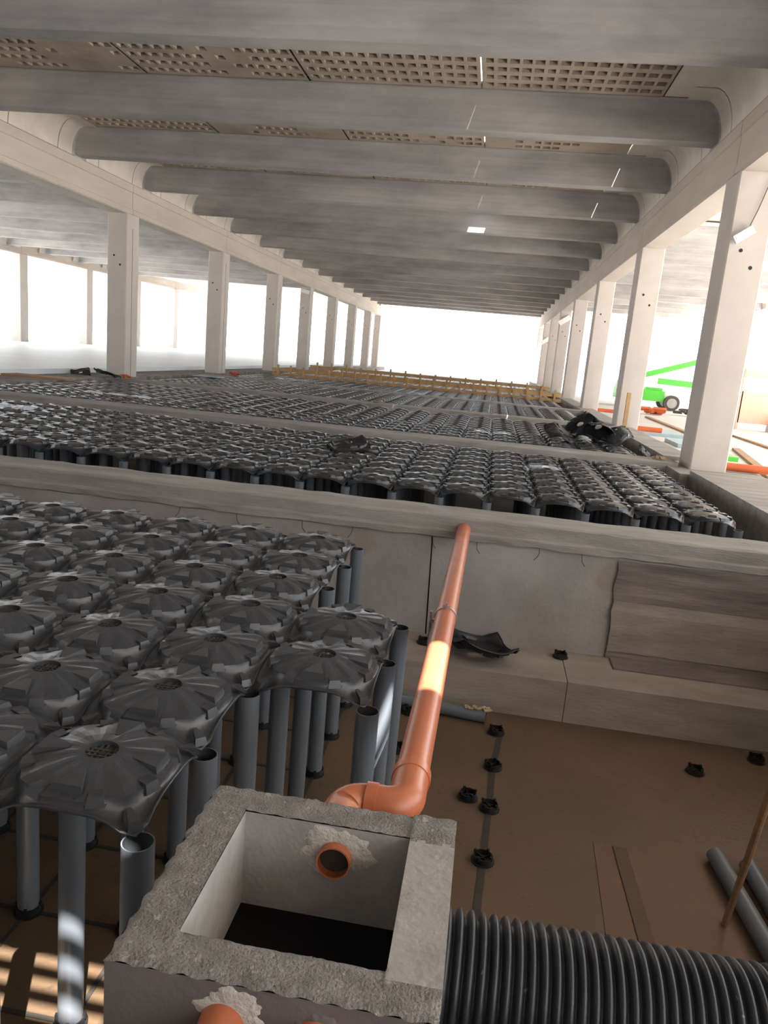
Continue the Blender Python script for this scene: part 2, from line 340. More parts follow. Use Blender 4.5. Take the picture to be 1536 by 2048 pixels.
# the roof cover; sun openings are added, placed to land chosen light patches
def rects_minus(x0, x1, y0, y1, holes):
    R_ = [(x0, x1, y0, y1)]
    for hx0, hx1, hy0, hy1 in holes:
        nr = []
        for a, b, c, d in R_:
            if hx0 >= b or hx1 <= a or hy0 >= d or hy1 <= c: nr.append((a, b, c, d)); continue
            if c < hy0: nr.append((a, b, c, hy0))
            if hy1 < d: nr.append((a, b, hy1, d))
            c2, d2 = max(c, hy0), min(d, hy1)
            if a < hx0: nr.append((a, hx0, c2, d2))
            if hx1 < b: nr.append((hx1, b, c2, d2))
        R_ = nr
    return R_
ZT = ZR + 0.02
def opening(x0, x1, y0, y1, z): s = ZT - z; return (x0 + KX * s, x1 + KX * s, y0 - KY * s, y1 - KY * s)
sunspots = [opening(-0.185, -0.06, 3.28, 3.92, 1.58),                 # on the orange pipe
            opening(-0.395, -0.335, 3.55, 3.91, 1.2),                   # on the grey posts
            opening(-9.7, -8.0, 16.9, 17.3, 1.57), opening(-0.3, 1.25, 16.9, 17.25, 1.57),
            opening(-9.6, -8.1, 12.5, 12.95, 1.57), opening(0.65, 1.25, 11.9, 12.15, 1.57),
            opening(-9.7, -8.0, 33.0, 33.4, 1.57), opening(-3.3, -2.7, 31.2, 31.9, 1.57), opening(-1.6, 0.9, 30.4, 30.7, 1.57)]  # one of these also stands in for reflected light on the ceiling
for a, b in ((2.94, 3.01), (2.81, 2.88), (2.67, 2.75), (2.1, 2.58)): sunspots.append(opening(-2.3, -1.42, a, b, 0.0))  # slots added to lay sun stripes on the pit floor
slits = [(-0.93, -0.82, RIBS[k] + 0.5, RIBS[k + 1] - 0.5) for k in range(3)] + [(2.46, 2.58, RIBS[k] + 0.5, RIBS[k + 1] - 0.5) for k in (1, 2)]
g = MB()
for a, b, c, d in rects_minus(-12.0, 4.1, -12, 77, sunspots + slits): g.box(a, c, ZR, b, d, ZR + 0.04, M['rib'])
struct(g, 'ceiling_cover')
# the soffit panels are open where the sun openings are: thin panels are cut the same way
for o in [o for o in list(C.objects) if o.name.startswith('soffit_panel') or o.name.startswith('ceiling.') or o.name == 'ceiling']:
    me = o.data; xs_ = [v.co.x for v in me.vertices]; ys_ = [v.co.y for v in me.vertices]
    bx = (min(xs_), max(xs_), min(ys_), max(ys_))
    for h in sunspots:
        s = ZR - ZS; hh = (h[0] - KX * s, h[1], h[2], h[3] + KY * s)
        if hh[0] < bx[1] and hh[1] > bx[0] and hh[2] < bx[3] and hh[3] > bx[2]:
            bm = bmesh.new(); bm.from_mesh(me)
            for ax, val in ((0, hh[0]), (0, hh[1]), (1, hh[2]), (1, hh[3])):
                nrm = (1, 0, 0) if ax == 0 else (0, 1, 0); co = (val, 0, 0) if ax == 0 else (0, val, 0)
                bmesh.ops.bisect_plane(bm, geom=bm.verts[:] + bm.edges[:] + bm.faces[:], plane_co=co, plane_no=nrm)
            dl = []
            for fc in bm.faces:
                c = fc.calc_center_median()
                if hh[0] < c.x < hh[1] and hh[2] < c.y < hh[3] and abs(fc.normal.z) > 0.5: dl.append(fc)
            bmesh.ops.delete(bm, geom=dl, context='FACES'); bm.to_mesh(me); bm.free()
# side halls
for k, y in enumerate(RIBS[1:13]):
    rib(y, -30.0, XL - 0.63, 'pale concrete roof rib over the left hall, %s from the front' % ORD[k], 'ribs of the left hall', False)
for k, y in enumerate(RIBS[4:13]):
    rib(y, XR + 0.63, 15.0, 'bright concrete roof rib over the right hall, %s from the front' % ORD[k], 'ribs of the right hall', False)
g = MB()
g.box(-31.5, -12, ZR, -12.0, 77, ZR + 0.1, M['endcap']); g.box(-29.7, 14, ZS, -12.6, 76, ZS + 0.05, M['endcap'])
g.box(4.1, -12, ZR, 11.5, 27, ZR + 0.1, M['endcap']); g.box(4.1, 27, ZR, 16, 66, ZR + 0.1, M['endcap']); g.box(4.6, 27.5, ZS, 14.7, 64, ZS + 0.05, M['endcap'])  # near right eaves are unseen, added to keep sun off pit and columns
struct(g, 'ceiling_side', 'ceiling of the side halls with added eaves on the right')

# ------------------------------------------------------------------ columns
def column_mb(zb, zt, face):
    g = MB(); W, D = 0.63, 0.82
    g.cbox(0, 0, zb, W, D, zt, 0.02, M['column'])
    h = MB()
    return g
def column(x, y, zb, zt, label, group, holes=True, side=0, scuff=True):
    t = empty('concrete_column', (x, y, zb), label, 'column', group)
    g = MB(); Wd, D, H = 0.63, 0.82, zt - zb
    g.cbox(0, 0, 0, Wd, D, H, 0.022, M['column'])
    if side > 0: g.box(Wd - 0.002, D * 0.45, 0.0, Wd + 0.004, D * 0.45 + 0.02, H - 0.4, M['seam'])
    g.build('shaft', t)
    if holes:
        for (hx, hz) in ((0.22, H - 1.25), (0.42, H - 1.52)):
            h = MB(); h.tube([(hx, 0.01, hz), (hx, -0.004, hz)], 0.032, M['dark'], n=10); h.build('tie_hole', t)
    return t
RC = [14.1, 22.75, 31.6, 40.7, 49.2, 57.4, 65.5, 73.6]
LC = [23.0, 31.4, 39.6, 46.6, 54.2, 61.8, 69.5, 75.5]
column(3.65, 5.6, 0.9, 6.55, 'concrete column right of the pit, nearest the camera', 'columns of the right row')
for k, y in enumerate(RC): column(XR, y, 1.53, 6.55, 'concrete column of the right row, %s beyond the near cross wall' % ORD[k], 'columns of the right row')
for k, y in enumerate(LC): column(XL - 0.63, y, 1.6, 6.55, 'concrete column of the left row, %s in view from the front' % ORD[k], 'columns of the left row', side=1)
column(XL - 0.63, 14.7, 1.6, 6.55, 'concrete column of the left row left of the picture edge', 'columns of the left row')
for k, y in enumerate((45.5, 53.5, 61.3, 69, 77)): column(-30.6, y, 1.75, 7.1, 'pale concrete column on the far side of the white slab, %s from the left' % ORD[k], 'columns of the far left row', holes=False)
# longitudinal beams, one length per bay
def beam(x0, x1, y0, y1, zb, zt, label, group):
    g = MB(); c = 0.03
    pr = [(x0 + c, zb), (x1 - c, zb), (x1, zb + c), (x1, zb + 0.16), (x1 - 0.03, zb + 0.18), (x1 - 0.03, zt - 0.24), (x1, zt - 0.22), (x1, zt),
          (x0, zt), (x0, zt - 0.22), (x0 + 0.018, zt - 0.24), (x0 + 0.018, zb + 0.18), (x0, zb + 0.16), (x0, zb + c)]
    g.prism(pr, y0 + 0.012, y1 - 0.012, 'y', M['beam'])
    o = g.build('roof_beam'); tag(o, label, 'roof beam', group)
def beam_row(x0, x1, cols, zb, zt, nm):
    ed = [-12] + [c + 0.4 for c in cols]
    for k in range(len(ed) - 1):
        beam(x0, x1, ed[k], ed[k + 1], zb, zt, 'long concrete beam of the %s row, %s length from the camera' % (nm, ORD[k]), 'beams of the %s row' % nm)
beam_row(XR, XR + 0.63, [5.6] + RC + [77], 6.55, ZB - 0.01, 'right')
beam_row(XL - 0.63, XL, [6.2, 14.7] + LC[:-1] + [77], 6.55, ZB - 0.01, 'left')
beam_row(-30.7, -30.1, [21.5, 29.5, 37.5, 45.5, 53.5, 61.3, 69, 77], 7.1, ZB + 0.4, 'far left')
g = MB()
g.box(XR + 0.3, 13, ZB - 0.005, XR + 0.5, 77, ZR, M['seam']); g.box(XL - 0.5, 13, ZB - 0.005, XL - 0.3, 77, ZR, M['seam'])
struct(g, 'trim_roof_joint')

# ------------------------------------------------------------------ the dome forms
def dome_mesh(name, NA=48, detail=True, mt=None):
    mt = mt or M['dome']
    g = MB(); H = 0.288
    def edge(th):
        c, s_ = abs(math.cos(th)), abs(math.sin(th)); e_ = H / max(c, s_); return min(e_, 0.378 / max(0.5, math.cos(PI / 4 - (th % (PI / 2)))))
    rs = [0.062, 0.075, 0.13, 0.19, 0.24, 0.272]
    rings = []
    for r in rs:
        rg = []
        for k in range(NA):
            th = 2 * PI * k / NA
            z = -0.040 * (r / 0.272) ** 2.0
            rr = r
            if r > 0.2:
                # polygonal rim: twelve flats
                a = (th + PI / 12) % (PI / 6) - PI / 12
                rr = r * math.cos(PI / 12) / math.cos(a) * 1.02
            if detail and 0.1 < r < 0.26: z += 0.0022 * (1 if (k // 2) % 2 else -1) * (r / 0.2)
            rg.append((rr * math.cos(th), rr * math.sin(th), z))
        rings.append(rg)
    # skirt down to the square edge, funnels at the corners
    def skirt(u, z_of):
        rg = []
        for k in range(NA):
            th = 2 * PI * k / NA; E_ = edge(th)
            r0 = 0.276; r = r0 + (E_ - r0) * u if E_ > r0 else E_
            t = max(0.0, min(1.0, (E_ - 0.288) / (0.378 - 0.288)))     # 0 mid-side, 1 corner
            rg.append((r * math.cos(th), r * math.sin(th), z_of(t)))
        return rg
    rings.append(skirt(0.05, lambda t: -0.058 - 0.022 * t))
    rings.append(skirt(0.40, lambda t: -0.062 - 0.050 * t))
    rings.append(skirt(0.75, lambda t: -0.063 - 0.062 * t ** 1.5))
    rings.append(skirt(1.0, lambda t: -0.064 - 0.068 * t ** 2.2))
    rings.append(skirt(1.0, lambda t: -0.076 - 0.059 * t ** 2.2))
    rings.append(skirt(0.86, lambda t: -0.076 - 0.059 * t ** 2.2))
    vs = [v for rg in rings for v in rg]; fs = []
    for i in range(len(rings) - 1):
        for k in range(NA): fs.append((i * NA + k, i * NA + (k + 1) % NA, (i + 1) * NA + (k + 1) % NA, (i + 1) * NA + k))
    fr = [tuple(reversed(f)) for f in fs]; k6 = 6 * NA
    g.add(vs, fr[:k6 - NA], mt, False); g.add(vs, fr[k6 - NA:], mt, True)
    # hole wall
    hw = [(0.062 * math.cos(2 * PI * k / NA), 0.062 * math.sin(2 * PI * k / NA), -0.022) for k in range(NA)]
    g.add(rings[0] + hw, [(k, (k + 1) % NA, NA + (k + 1) % NA, NA + k) for k in range(NA)], mt)
    if detail:
        def wedge(th, r0, r1, w0, w1, ztop, zlow0, zlow1, skew=0.0):
            c, s_ = math.cos(th), math.sin(th)
            def P(r, w, z): return (r * c - w * s_, r * s_ + w * c, z)
            v = [P(r0, -w0, zlow0), P(r0, w0, zlow0), P(r1, w1, ztop - 0.002), P(r1, -w1, ztop - 0.002), P(r1 + 0.012, w1 * 1.25, zlow1), P(r1 + 0.012, -w1 * 1.25, zlow1), P(r0 + .02, w0 * 1.6 + 0.012, zlow0 - 0.012), P(r0 + .02, -w0 * 1.6 - 0.012, zlow0 - 0.012)]
            g.add(v, [(0, 3, 2, 1), (3, 5, 4, 2), (1, 2, 4, 6), (0, 7, 5, 3)], mt)
        for q in range(4):
            wedge(q * PI / 2, 0.125, 0.236, 0.012, 0.052, -0.003, -0.0075, -0.048)
            for sg in (-1, 1):
                wedge(q * PI / 2 + sg * 0.42, 0.225, 0.272, 0.022, 0.026, -0.024, -0.026, -0.062)
            wedge(q * PI / 2 + PI / 4, 0.30, 0.365, 0.008, 0.022, -0.082, -0.07, -0.115)
    return g
def grate_mb():
    g = MB()
    g.tube([(0, 0, -0.02), (0, 0, -0.016)], 0.012, M['grate'], n=12)
    for i in range(-2, 3):
        x = i * 0.022; h = math.sqrt(max(0.0, 0.061 ** 2 - x * x))
        g.box(x - 0.0028, -h, -0.028, x + 0.0028, h, -0.018, M['bar'])
        if abs(i) < 2: g.box(-h, x - 0.003, -0.030, h, x + 0.003, -0.016, M['bar'])
    return g
DT = 1.582
shellm = dome_mesh('shell').mesh('shell'); gratem = grate_mb().mesh('vent_grate')
proto = None
def near_dome(cx, cy, label):
    global proto
    if proto is None:
        t = empty('dome_form', (cx, cy, DT), label, 'dome form', 'dome forms of the near field')
        s_ = bpy.data.objects.new('shell', shellm); C.objects.link(s_); s_.parent = t
        v = bpy.data.objects.new('vent_grate', gratem); C.objects.link(v); v.parent = t
        proto = t; return t
    t = copy_tree(proto); t.location = (cx, cy, DT); t['label'] = label; return t
GX, GY, PT = -1.271, 6.449, 0.58
count = 0
for w_ in range(1, 8):
    cs = [c for c in range(1, -8, -1) if not (c == 1 and w_ not in (4, 5))]
    for i, c in enumerate(cs):
        near_dome(GX + PT * c, GY - PT * w_, 'black plastic dome in near field, %s row from front, %s from right' % (ORD[7 - w_], ORD[i])); count += 1
# second and third field: one mesh each, shared
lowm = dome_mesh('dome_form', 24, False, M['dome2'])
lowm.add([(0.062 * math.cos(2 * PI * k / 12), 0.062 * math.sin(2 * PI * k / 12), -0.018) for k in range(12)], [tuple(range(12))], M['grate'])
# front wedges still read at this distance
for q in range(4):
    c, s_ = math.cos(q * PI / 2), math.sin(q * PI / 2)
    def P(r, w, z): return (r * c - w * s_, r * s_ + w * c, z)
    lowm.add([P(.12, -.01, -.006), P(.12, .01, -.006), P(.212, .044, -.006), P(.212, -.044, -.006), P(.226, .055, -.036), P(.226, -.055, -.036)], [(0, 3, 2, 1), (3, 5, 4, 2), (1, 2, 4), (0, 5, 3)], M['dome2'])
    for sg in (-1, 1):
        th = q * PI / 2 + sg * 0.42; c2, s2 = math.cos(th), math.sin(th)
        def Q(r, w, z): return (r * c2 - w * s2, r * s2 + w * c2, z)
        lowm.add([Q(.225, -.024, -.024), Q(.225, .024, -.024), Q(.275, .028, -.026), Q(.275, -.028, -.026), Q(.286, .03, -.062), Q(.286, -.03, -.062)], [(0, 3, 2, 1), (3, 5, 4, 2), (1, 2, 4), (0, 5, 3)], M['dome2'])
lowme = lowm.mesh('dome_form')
def px_of(x, y, z):
    q = [R[i][0] * x + R[i][1] * y + R[i][2] * (z - 3.1) for i in range(3)]
    return 768 + 1510 * q[0] / q[2], 1024 - 1510 * q[1] / q[2]
def far_dome(cx, cy, label, group):
    o = bpy.data.objects.new('dome_form', lowme); C.objects.link(o); o.location = (cx, cy, DT + random.uniform(0.0, 0.005))
    o.rotation_euler = (random.uniform(-.008, .008), random.uniform(-.008, .008), 0)
    return tag(o, label, 'dome form', group)
F2X = [2.702 - PT * k for k in range(24)]; F2Y = [9.32 + PT * j for j in range(8)]
for j, y in enumerate(F2Y):
    for i, x in enumerate(F2X):
        if px_of(x + 0.3, y, DT)[0] < -20: continue
        if j == 4 and i == 8: continue                     # where a form lies broken
        far_dome(x, y, 'black plastic dome behind near cross wall, %s row back, %s from right' % (ORD[j], ORD[i]), 'dome forms of the second field'); count += 1
rest = []
F3Y = [15.55 + PT * j for j in range(11)]
for j, y in enumerate(F3Y):
    for i in range(25):
        x = 2.70 - PT * i
        if x < -11.3: continue
        if count < 300 and px_of(x + 0.3, y, DT)[0] > -20:
            far_dome(x, y, 'black plastic dome beyond second cross wall, %s row back, %s from right' % (ORD[j], ORD[i]), 'dome forms of the third field'); count += 1
        else: rest.append((x, y))
for y0, nrow in ((23.55, 10), (30.6, 10), (38.2, 12), (46.8, 12)):
    for j in range(nrow):
        for i in range(24): rest.append((2.62 - PT * i, y0 + PT * j))
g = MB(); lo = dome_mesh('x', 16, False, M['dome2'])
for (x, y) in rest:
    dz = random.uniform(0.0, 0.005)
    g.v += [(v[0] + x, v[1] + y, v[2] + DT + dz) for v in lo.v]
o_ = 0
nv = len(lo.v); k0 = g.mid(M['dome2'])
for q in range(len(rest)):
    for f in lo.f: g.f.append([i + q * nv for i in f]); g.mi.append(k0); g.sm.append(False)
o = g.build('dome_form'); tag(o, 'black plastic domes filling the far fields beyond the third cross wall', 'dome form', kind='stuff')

# ------------------------------------------------------------------ pipe posts
PTOP = 1.445
def post_mesh():
    g = MB(); g.tube([(0, 0, 0.02), (0, 0, PTOP)], 0.055, M['pvc'], n=24, inner=0.0505, imt=M['pvcin']); return g
def cup_mb(r=0.062):
    g = MB()
    g.tube([(0, 0, 0), (0, 0, 0.045)], r, M['cup'], n=20, inner=r - 0.006, imt=M['cup'])
    g.tube([(0, 0, 0.001), (0, 0, 0.008)], r * 1.22, M['cup'], n=20)
    for a in range(4):
        mt = Matrix.Rotation(a * PI / 2 + 0.3, 4, 'Z'); g.box(r - 0.012, -0.008, 0.03, r + 0.005, 0.008, 0.058, M['cup'], mt)
    g.box(-r, -0.003, 0.008, r, 0.003, 0.03, M['cup']); g.box(-0.003, -r, 0.008, 0.003, r, 0.03, M['cup'])
    return g
postme = post_mesh().mesh('tube'); cupme = cup_mb().mesh('base_cup')
pproto = None
def near_post(x, y, label):
    global pproto
    if pproto is None:
        t = empty('pipe_post', (x, y, 0), label, 'pipe post', 'grey pipe posts of the near field')
        a = bpy.data.objects.new('tube', postme); C.objects.link(a); a.parent = t
        b = bpy.data.objects.new('base_cup', cupme); C.objects.link(b); b.parent = t
        pproto = t; return t
    t = copy_tree(pproto); t.location = (x, y, 0); t.rotation_euler = (random.uniform(-.006, .006), random.uniform(-.006, .006), 0); t['label'] = label; return t
pc = 0
for wi in range(0, 8):
    w_ = wi + 0.5
    cs = [1.5] if wi in (3, 4, 5) else []
    cs += [0.5 - k for k in range(0, 8)]
    for i, c in enumerate(cs):
        near_post(GX + PT * c, GY - PT * w_, 'grey pipe post in near field, %s row from front, %s from right' % (ORD[7 - wi], ORD[i])); pc += 1
restp = []
for j in range(9):
    for i in range(25):
        x = 2.992 - PT * i; y = 9.03 + PT * j
        if x < -11.4: continue
        if pc < 255 and px_of(x, y, PTOP)[0] > -30:
            o = bpy.data.objects.new('pipe_post', postme); C.objects.link(o); o.location = (x, y, 0)
            tag(o, 'grey pipe post behind near cross wall, %s row back, %s from right' % (ORD[j], ORD[i]), 'pipe post', 'grey pipe posts of the second field'); pc += 1
        else: restp.append((x, y))
for y0, nrow in ((15.26, 12), (23.26, 11), (30.31, 11)):
    for j in range(nrow):
        for i in range(25):
            x = 2.99 - PT * i
            if x < -11.4: continue
            if j > 1 and i > 1: continue
            if pc < 300 and j == 0 and y0 < 16 and px_of(x, y0, PTOP)[0] > -30:
                o = bpy.data.objects.new('pipe_post', postme); C.objects.link(o); o.location = (x, y0, 0)
                tag(o, 'grey pipe post in front row beyond second cross wall, %s from right' % ORD[i], 'pipe post', 'grey pipe posts of the third field'); pc += 1
            else: restp.append((x, y0 + PT * j))
g = MB()
for (x, y) in restp: g.tube([(x, y, 0), (x, y, PTOP)], 0.055, M['pvc'], n=8)
o = g.build('pipe_post'); tag(o, 'grey pipe posts standing under the far dome fields', 'pipe post', kind='stuff')
# strips on the pit floor that tie the post feet together
k = 0
for c in range(0, 8):
    x = GX + PT * (0.5 - c); g = MB(); g.box(-0.012, 2.0 , 0, 0.012, 6.3, 0.006, M['strip'])
    o = g.build('spacer_strip', None, (x, 0, 0)); tag(o, 'dark floor strip under the %s line of near posts from the right' % ORD[c], 'spacer strip', 'strips along the near posts')
for wi in range(8):
    y = GY - PT * (wi + 0.5); g = MB(); g.box(-6.0, -0.012, 0, -0.95 if wi not in (3, 4, 5) else -0.4, 0.012, 0.005, M['strip'])
    o = g.build('spacer_strip', None, (0, y, 0)); tag(o, 'dark cross strip on the floor under the %s near post row' % ORD[7 - wi], 'spacer strip', 'cross strips under the near posts')
for c in range(0, 7):
    for wi in (5, 6):
        pass
g = MB()
cl = [(0.40, 6.03), (0.34, 5.48), (0.315, 4.91), (0.281, 4.32), (0.22, 3.3), (0.19, 2.3)]
for (a, b), (c, d) in zip(cl[:-1], cl[1:]): g.add([(a - .024, b, .003), (a + .024, b, .003), (c + .024, d, .003), (c - .024, d, .003)], [(0, 3, 2, 1)], M['strip'])
o = g.build('spacer_strip'); tag(o, 'long dark strip on the bare pit floor joining the loose black cups', 'spacer strip')
CUPS = [(0.367, 6.059, 0, 'loose black cup at the wall end of the strip on the pit floor'), (0.34, 5.483, 0, 'loose black cup on the strip, second from the wall end'),
        (0.161, 5.011, 0, 'loose black cup beside the strip near the orange pipe'), (0.317, 4.91, 0, 'loose black cup on the strip, third from the wall end'),
        (0.281, 4.324, 0, 'loose black cup on the strip nearest the corrugated pipe'), (1.973, 5.894, 0, 'lone black cup on the bare floor right of the strip'),
        (-0.428, 5.523, 0, 'black cup on the pit floor left of the orange pipe'), (2.56, 6.25, 0, 'black cup at the foot of the ledge at the right picture edge'),
        (0.938, 7.036, 0.385, 'black cup standing on the ledge right of the fallen dome'), (-0.373, 6.931, 0.38, 'black cup standing on the ledge left of the orange pipe'),
        (0.16, 2.75, 0, 'black cup under the corrugated pipe beside the chamber'), (-0.40, 6.2, 0, 'black cup beside the grey pipe lying on the floor')]
cp = None
for (x, y, z, lb) in CUPS:
    if cp is None: cp = bpy.data.objects.new('pipe_cup', cupme); o = cp
    else: o = cp.copy()
    C.objects.link(o); o.location = (x, y, z); o.rotation_euler = (0, 0, random.uniform(0, 1)); tag(o, lb, 'pipe cup', 'loose black pipe cups')

# ------------------------------------------------------------------ concrete inspection chamber
bx = empty('inspection_chamber', (-0.34, 1.75, 0), 'square concrete inspection chamber with rough rim and orange pipe inside', 'inspection chamber')
OX0, OX1, OY0, OY1 = -0.725, 0.045, 1.385, 2.12; IX0, IX1, IY0, IY1 = -0.595, -0.088, 1.502, 2.003; BT = 1.70
def L(x, y, z): return (x + 0.34, y - 1.75, z)
g = MB()
# rim as a fine grid with a broken surface
NX, NY = 62, 60
def hgt(x, y):
    n = Vector((x * 31, y * 31, 0)); from mathutils import noise as nz
    return 0.004 * nz.noise(n) + 0.003 * nz.noise(n * 2.7) + 0.0015 * nz.noise(n * 6)
xs = sorted(set([OX0 + (OX1 - OX0) * i / NX for i in range(NX + 1)] + [IX0, IX1])); ys = sorted(set([OY0 + (OY1 - OY0) * i / NY for i in range(NY + 1)] + [IY0, IY1]))
idx = {}; vs = []; fs = []
def vid(i, j):
    if (i, j) not in idx:
        x, y = xs[i], ys[j]; z = BT + hgt(x, y)
        ed = min(x - OX0, OX1 - x, y - OY0, OY1 - y)
        if ed < 0.001:
            z -= 0.008
            x += 0.004 * math.sin(y * 90) * (1 if x in (OX0, OX1) else 0); y += 0.004 * math.sin(x * 90) * (1 if y in (OY0, OY1) else 0)
        if IX0 < x < IX1 and abs(y - IY0) < 0.001: y -= 0.004 + 0.010 * abs(math.sin(x * 47) * math.sin(x * 19 + 1)); z -= 0.006 * abs(math.sin(x * 60))
        if x > IX1 - 0.001 and y > IY0 - 0.05: z = BT + 0.003 + hgt(x, y) * 0.3
        idx[(i, j)] = len(vs); vs.append(L(x, y, z))
    return idx[(i, j)]
fsm = []
for i in range(len(xs) - 1):
    for j in range(len(ys) - 1):
        xc, yc = (xs[i] + xs[i + 1]) / 2, (ys[j] + ys[j + 1]) / 2
        if IX0 < xc < IX1 and IY0 < yc < IY1: continue
        q = (vid(i, j), vid(i + 1, j), vid(i + 1, j + 1), vid(i, j + 1))
        (fsm if xc > IX1 + 0.004 * math.sin(yc * 70) and IY0 - 0.03 < yc < 1.99 + 0.004 * math.sin(xc * 90) else fs).append(q)
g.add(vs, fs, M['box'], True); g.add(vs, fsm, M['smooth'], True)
g.build('rim', bx)
g = MB()
zt = BT - 0.004
def ring_wall(x0, x1, y0, y1, z0, z1, mt, inward):
    vs = [L(x0, y0, z0), L(x1, y0, z0), L(x1, y1, z0), L(x0, y1, z0), L(x0, y0, z1), L(x1, y0, z1), L(x1, y1, z1), L(x0, y1, z1)]
    fs = [(0, 1, 5, 4), (1, 2, 6, 5), (2, 3, 7, 6), (3, 0, 4, 7)]
    g.add(vs, [tuple(reversed(f)) for f in fs] if inward else fs, mt)
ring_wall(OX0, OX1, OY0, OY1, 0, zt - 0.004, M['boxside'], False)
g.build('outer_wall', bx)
g = MB(); ring_wall(IX0, IX1, IY0 - 0.006, IY1, 1.0, zt, M['boxin'], True); g.build('inner_wall', bx)
g = MB(); WZ = 1.375
g.add([L(IX0, IY0 - 0.01, WZ), L(IX1, IY0 - 0.01, WZ), L(IX1, IY1, WZ), L(IX0, IY1, WZ)], [(0, 1, 2, 3)], M['boxblack']); g.build('black_surface', bx)  # flat black surface closing the chamber below the rim
def blot(cx, cz, y, r, seed, mt, sx=1.0, sz=1.0, thick=0.006, facing=-1):
    g = MB(); n = 60; rnd = random.Random(seed); ph = [rnd.uniform(0, 6.3) for _ in range(6)]
    pts = []
    for k in range(n):
        a = 2 * PI * k / n
        rr = r * (1 + 0.10 * math.sin(3 * a + ph[0]) + 0.07 * math.sin(5 * a + ph[1]) + 0.06 * math.sin(9 * a + ph[2]) + 0.05 * math.sin(17 * a + ph[3]))
        pts.append((cx + rr * sx * math.cos(a), cz + rr * sz * math.sin(a)))
    v = [L(p[0], y, min(p[1], zt - 0.004)) for p in pts] + [L(cx, y + facing * thick, cz)] + [L(cx + (p[0] - cx) * .85, y + facing * thick, cz + (min(p[1], zt - 0.004) - cz) * .85) for p in pts]
    f = [(k, (k + 1) % n, n + 1 + (k + 1) % n, n + 1 + k) for k in range(n)] + [(n, n + 1 + k, n + 1 + (k + 1) % n) for k in range(n)]
    g.add(v, f, mt, True); return g
blot(-0.308, 1.612, IY1 - 0.001, 0.095, 3, M['mortar'], 1.15, 0.85).build('mortar_patch', bx)
blot(-0.42, 1.625, OY0 + 0.001, 0.072, 5, M['mortar'], 1.1, 0.8).build('mortar_patch', bx)
blot(-0.215, 1.60, OY0 + 0.001, 0.062, 6, M['boxside'], 1, 1).build('mortar_patch', bx)
# orange pipes cast into the chamber
t = MB(); t.tube([L(-0.308, 2.16, 1.592), L(-0.308, 1.965, 1.597)], 0.052, M['orange'], n=32, inner=0.047, imt=M['orangein']); t.tube([L(-0.308, 1.994, 1.592), L(-0.308, 1.9935, 1.592)], 0.0475, M['dark'], n=24); t.build('inlet_pipe', bx)  # dark disc in the bore paints in the shade of its inside
t = MB(); t.tube([L(-0.44, 1.40, 1.592), L(-0.425, 1.05, 1.560)], 0.052, M['orange'], n=32, inner=0.047, imt=M['orangein']); t.build('outlet_pipe', bx)
t = MB(); t.tube([L(-0.222, 1.40, 1.597), L(-0.215, 1.05, 1.565)], 0.050, M['orange'], n=32, inner=0.046, imt=M['orangein']); t.build('outlet_pipe', bx)

# ------------------------------------------------------------------ the long orange drain pipe
op = empty('orange_drain_pipe', (-0.135, 2.45, 1.53), 'long orange drain pipe from the near cross wall to the chamber', 'drain pipe')
def OL(x, y, z): return (x + 0.135, y - 2.45, z - 1.53)
t = MB(); t.tube([OL(-0.115, 7.185, 1.492), OL(-0.124, 5.0, 1.512), OL(-0.131, 3.4, 1.527), OL(-0.135, 2.58, 1.534)], 0.0645, M['orange'], n=40); t.build('pipe_run', op)
def arc(c, a0, a1, r, n=10): return [(c[0] + r * math.cos(a0 + (a1 - a0) * i / n), c[1] + r * math.sin(a0 + (a1 - a0) * i / n), c[2]) for i in range(n + 1)]
zc = 1.548; bend = 0.075; YR = 2.375
pts = [(-0.135, 2.62, 1.536), (-0.135, YR + bend + 0.01, zc)] + arc((-0.135 - bend, YR + bend, zc), 0, -PI / 2, bend)
t = MB(); t.tube([OL(*p) for p in pts] + [OL(-0.25, YR, zc)], 0.068, M['orange'], n=40); t.tube([OL(-0.135, 2.63, 1.534), OL(-0.135, 2.575, 1.536)], 0.074, M['orange'], n=40); t.build('elbow', op)
pts = [(-0.225, YR, zc), (-0.26, YR, zc)] + arc((-0.27, YR - bend, zc), PI / 2, PI, bend) + [(-0.345, 2.24, 1.57), (-0.335, 2.13, 1.58)]
t = MB(); t.tube([OL(*p) for p in pts], 0.065, M['orange'], n=40); t.tube([OL(-0.275, YR, zc), OL(-0.235, YR, zc)], 0.073, M['orange'], n=40); t.build('elbow', op)
t = MB(); t.tube([OL(-0.1255, 4.52, 1.517), OL(-0.1256, 4.50, 1.517)], 0.0705, M['steel'], n=32)
t.box(0.003, 2.04, 0.045, 0.012, 2.07, 0.085, M['steel']); t.box(-0.015, 2.045, 0.06, 0.03, 2.065, 0.068, M['steel']); t.build('pipe_clamp', op)
t = MB(); t.tube([OL(-0.214, 4.47, 0.0), OL(-0.214, 4.47, 1.56)], 0.009, M['steel'], n=10); t.box(-0.085, 2.0, -0.04, -0.05, 2.03, -0.015, M['steel']); t.build('threaded_rod', op)

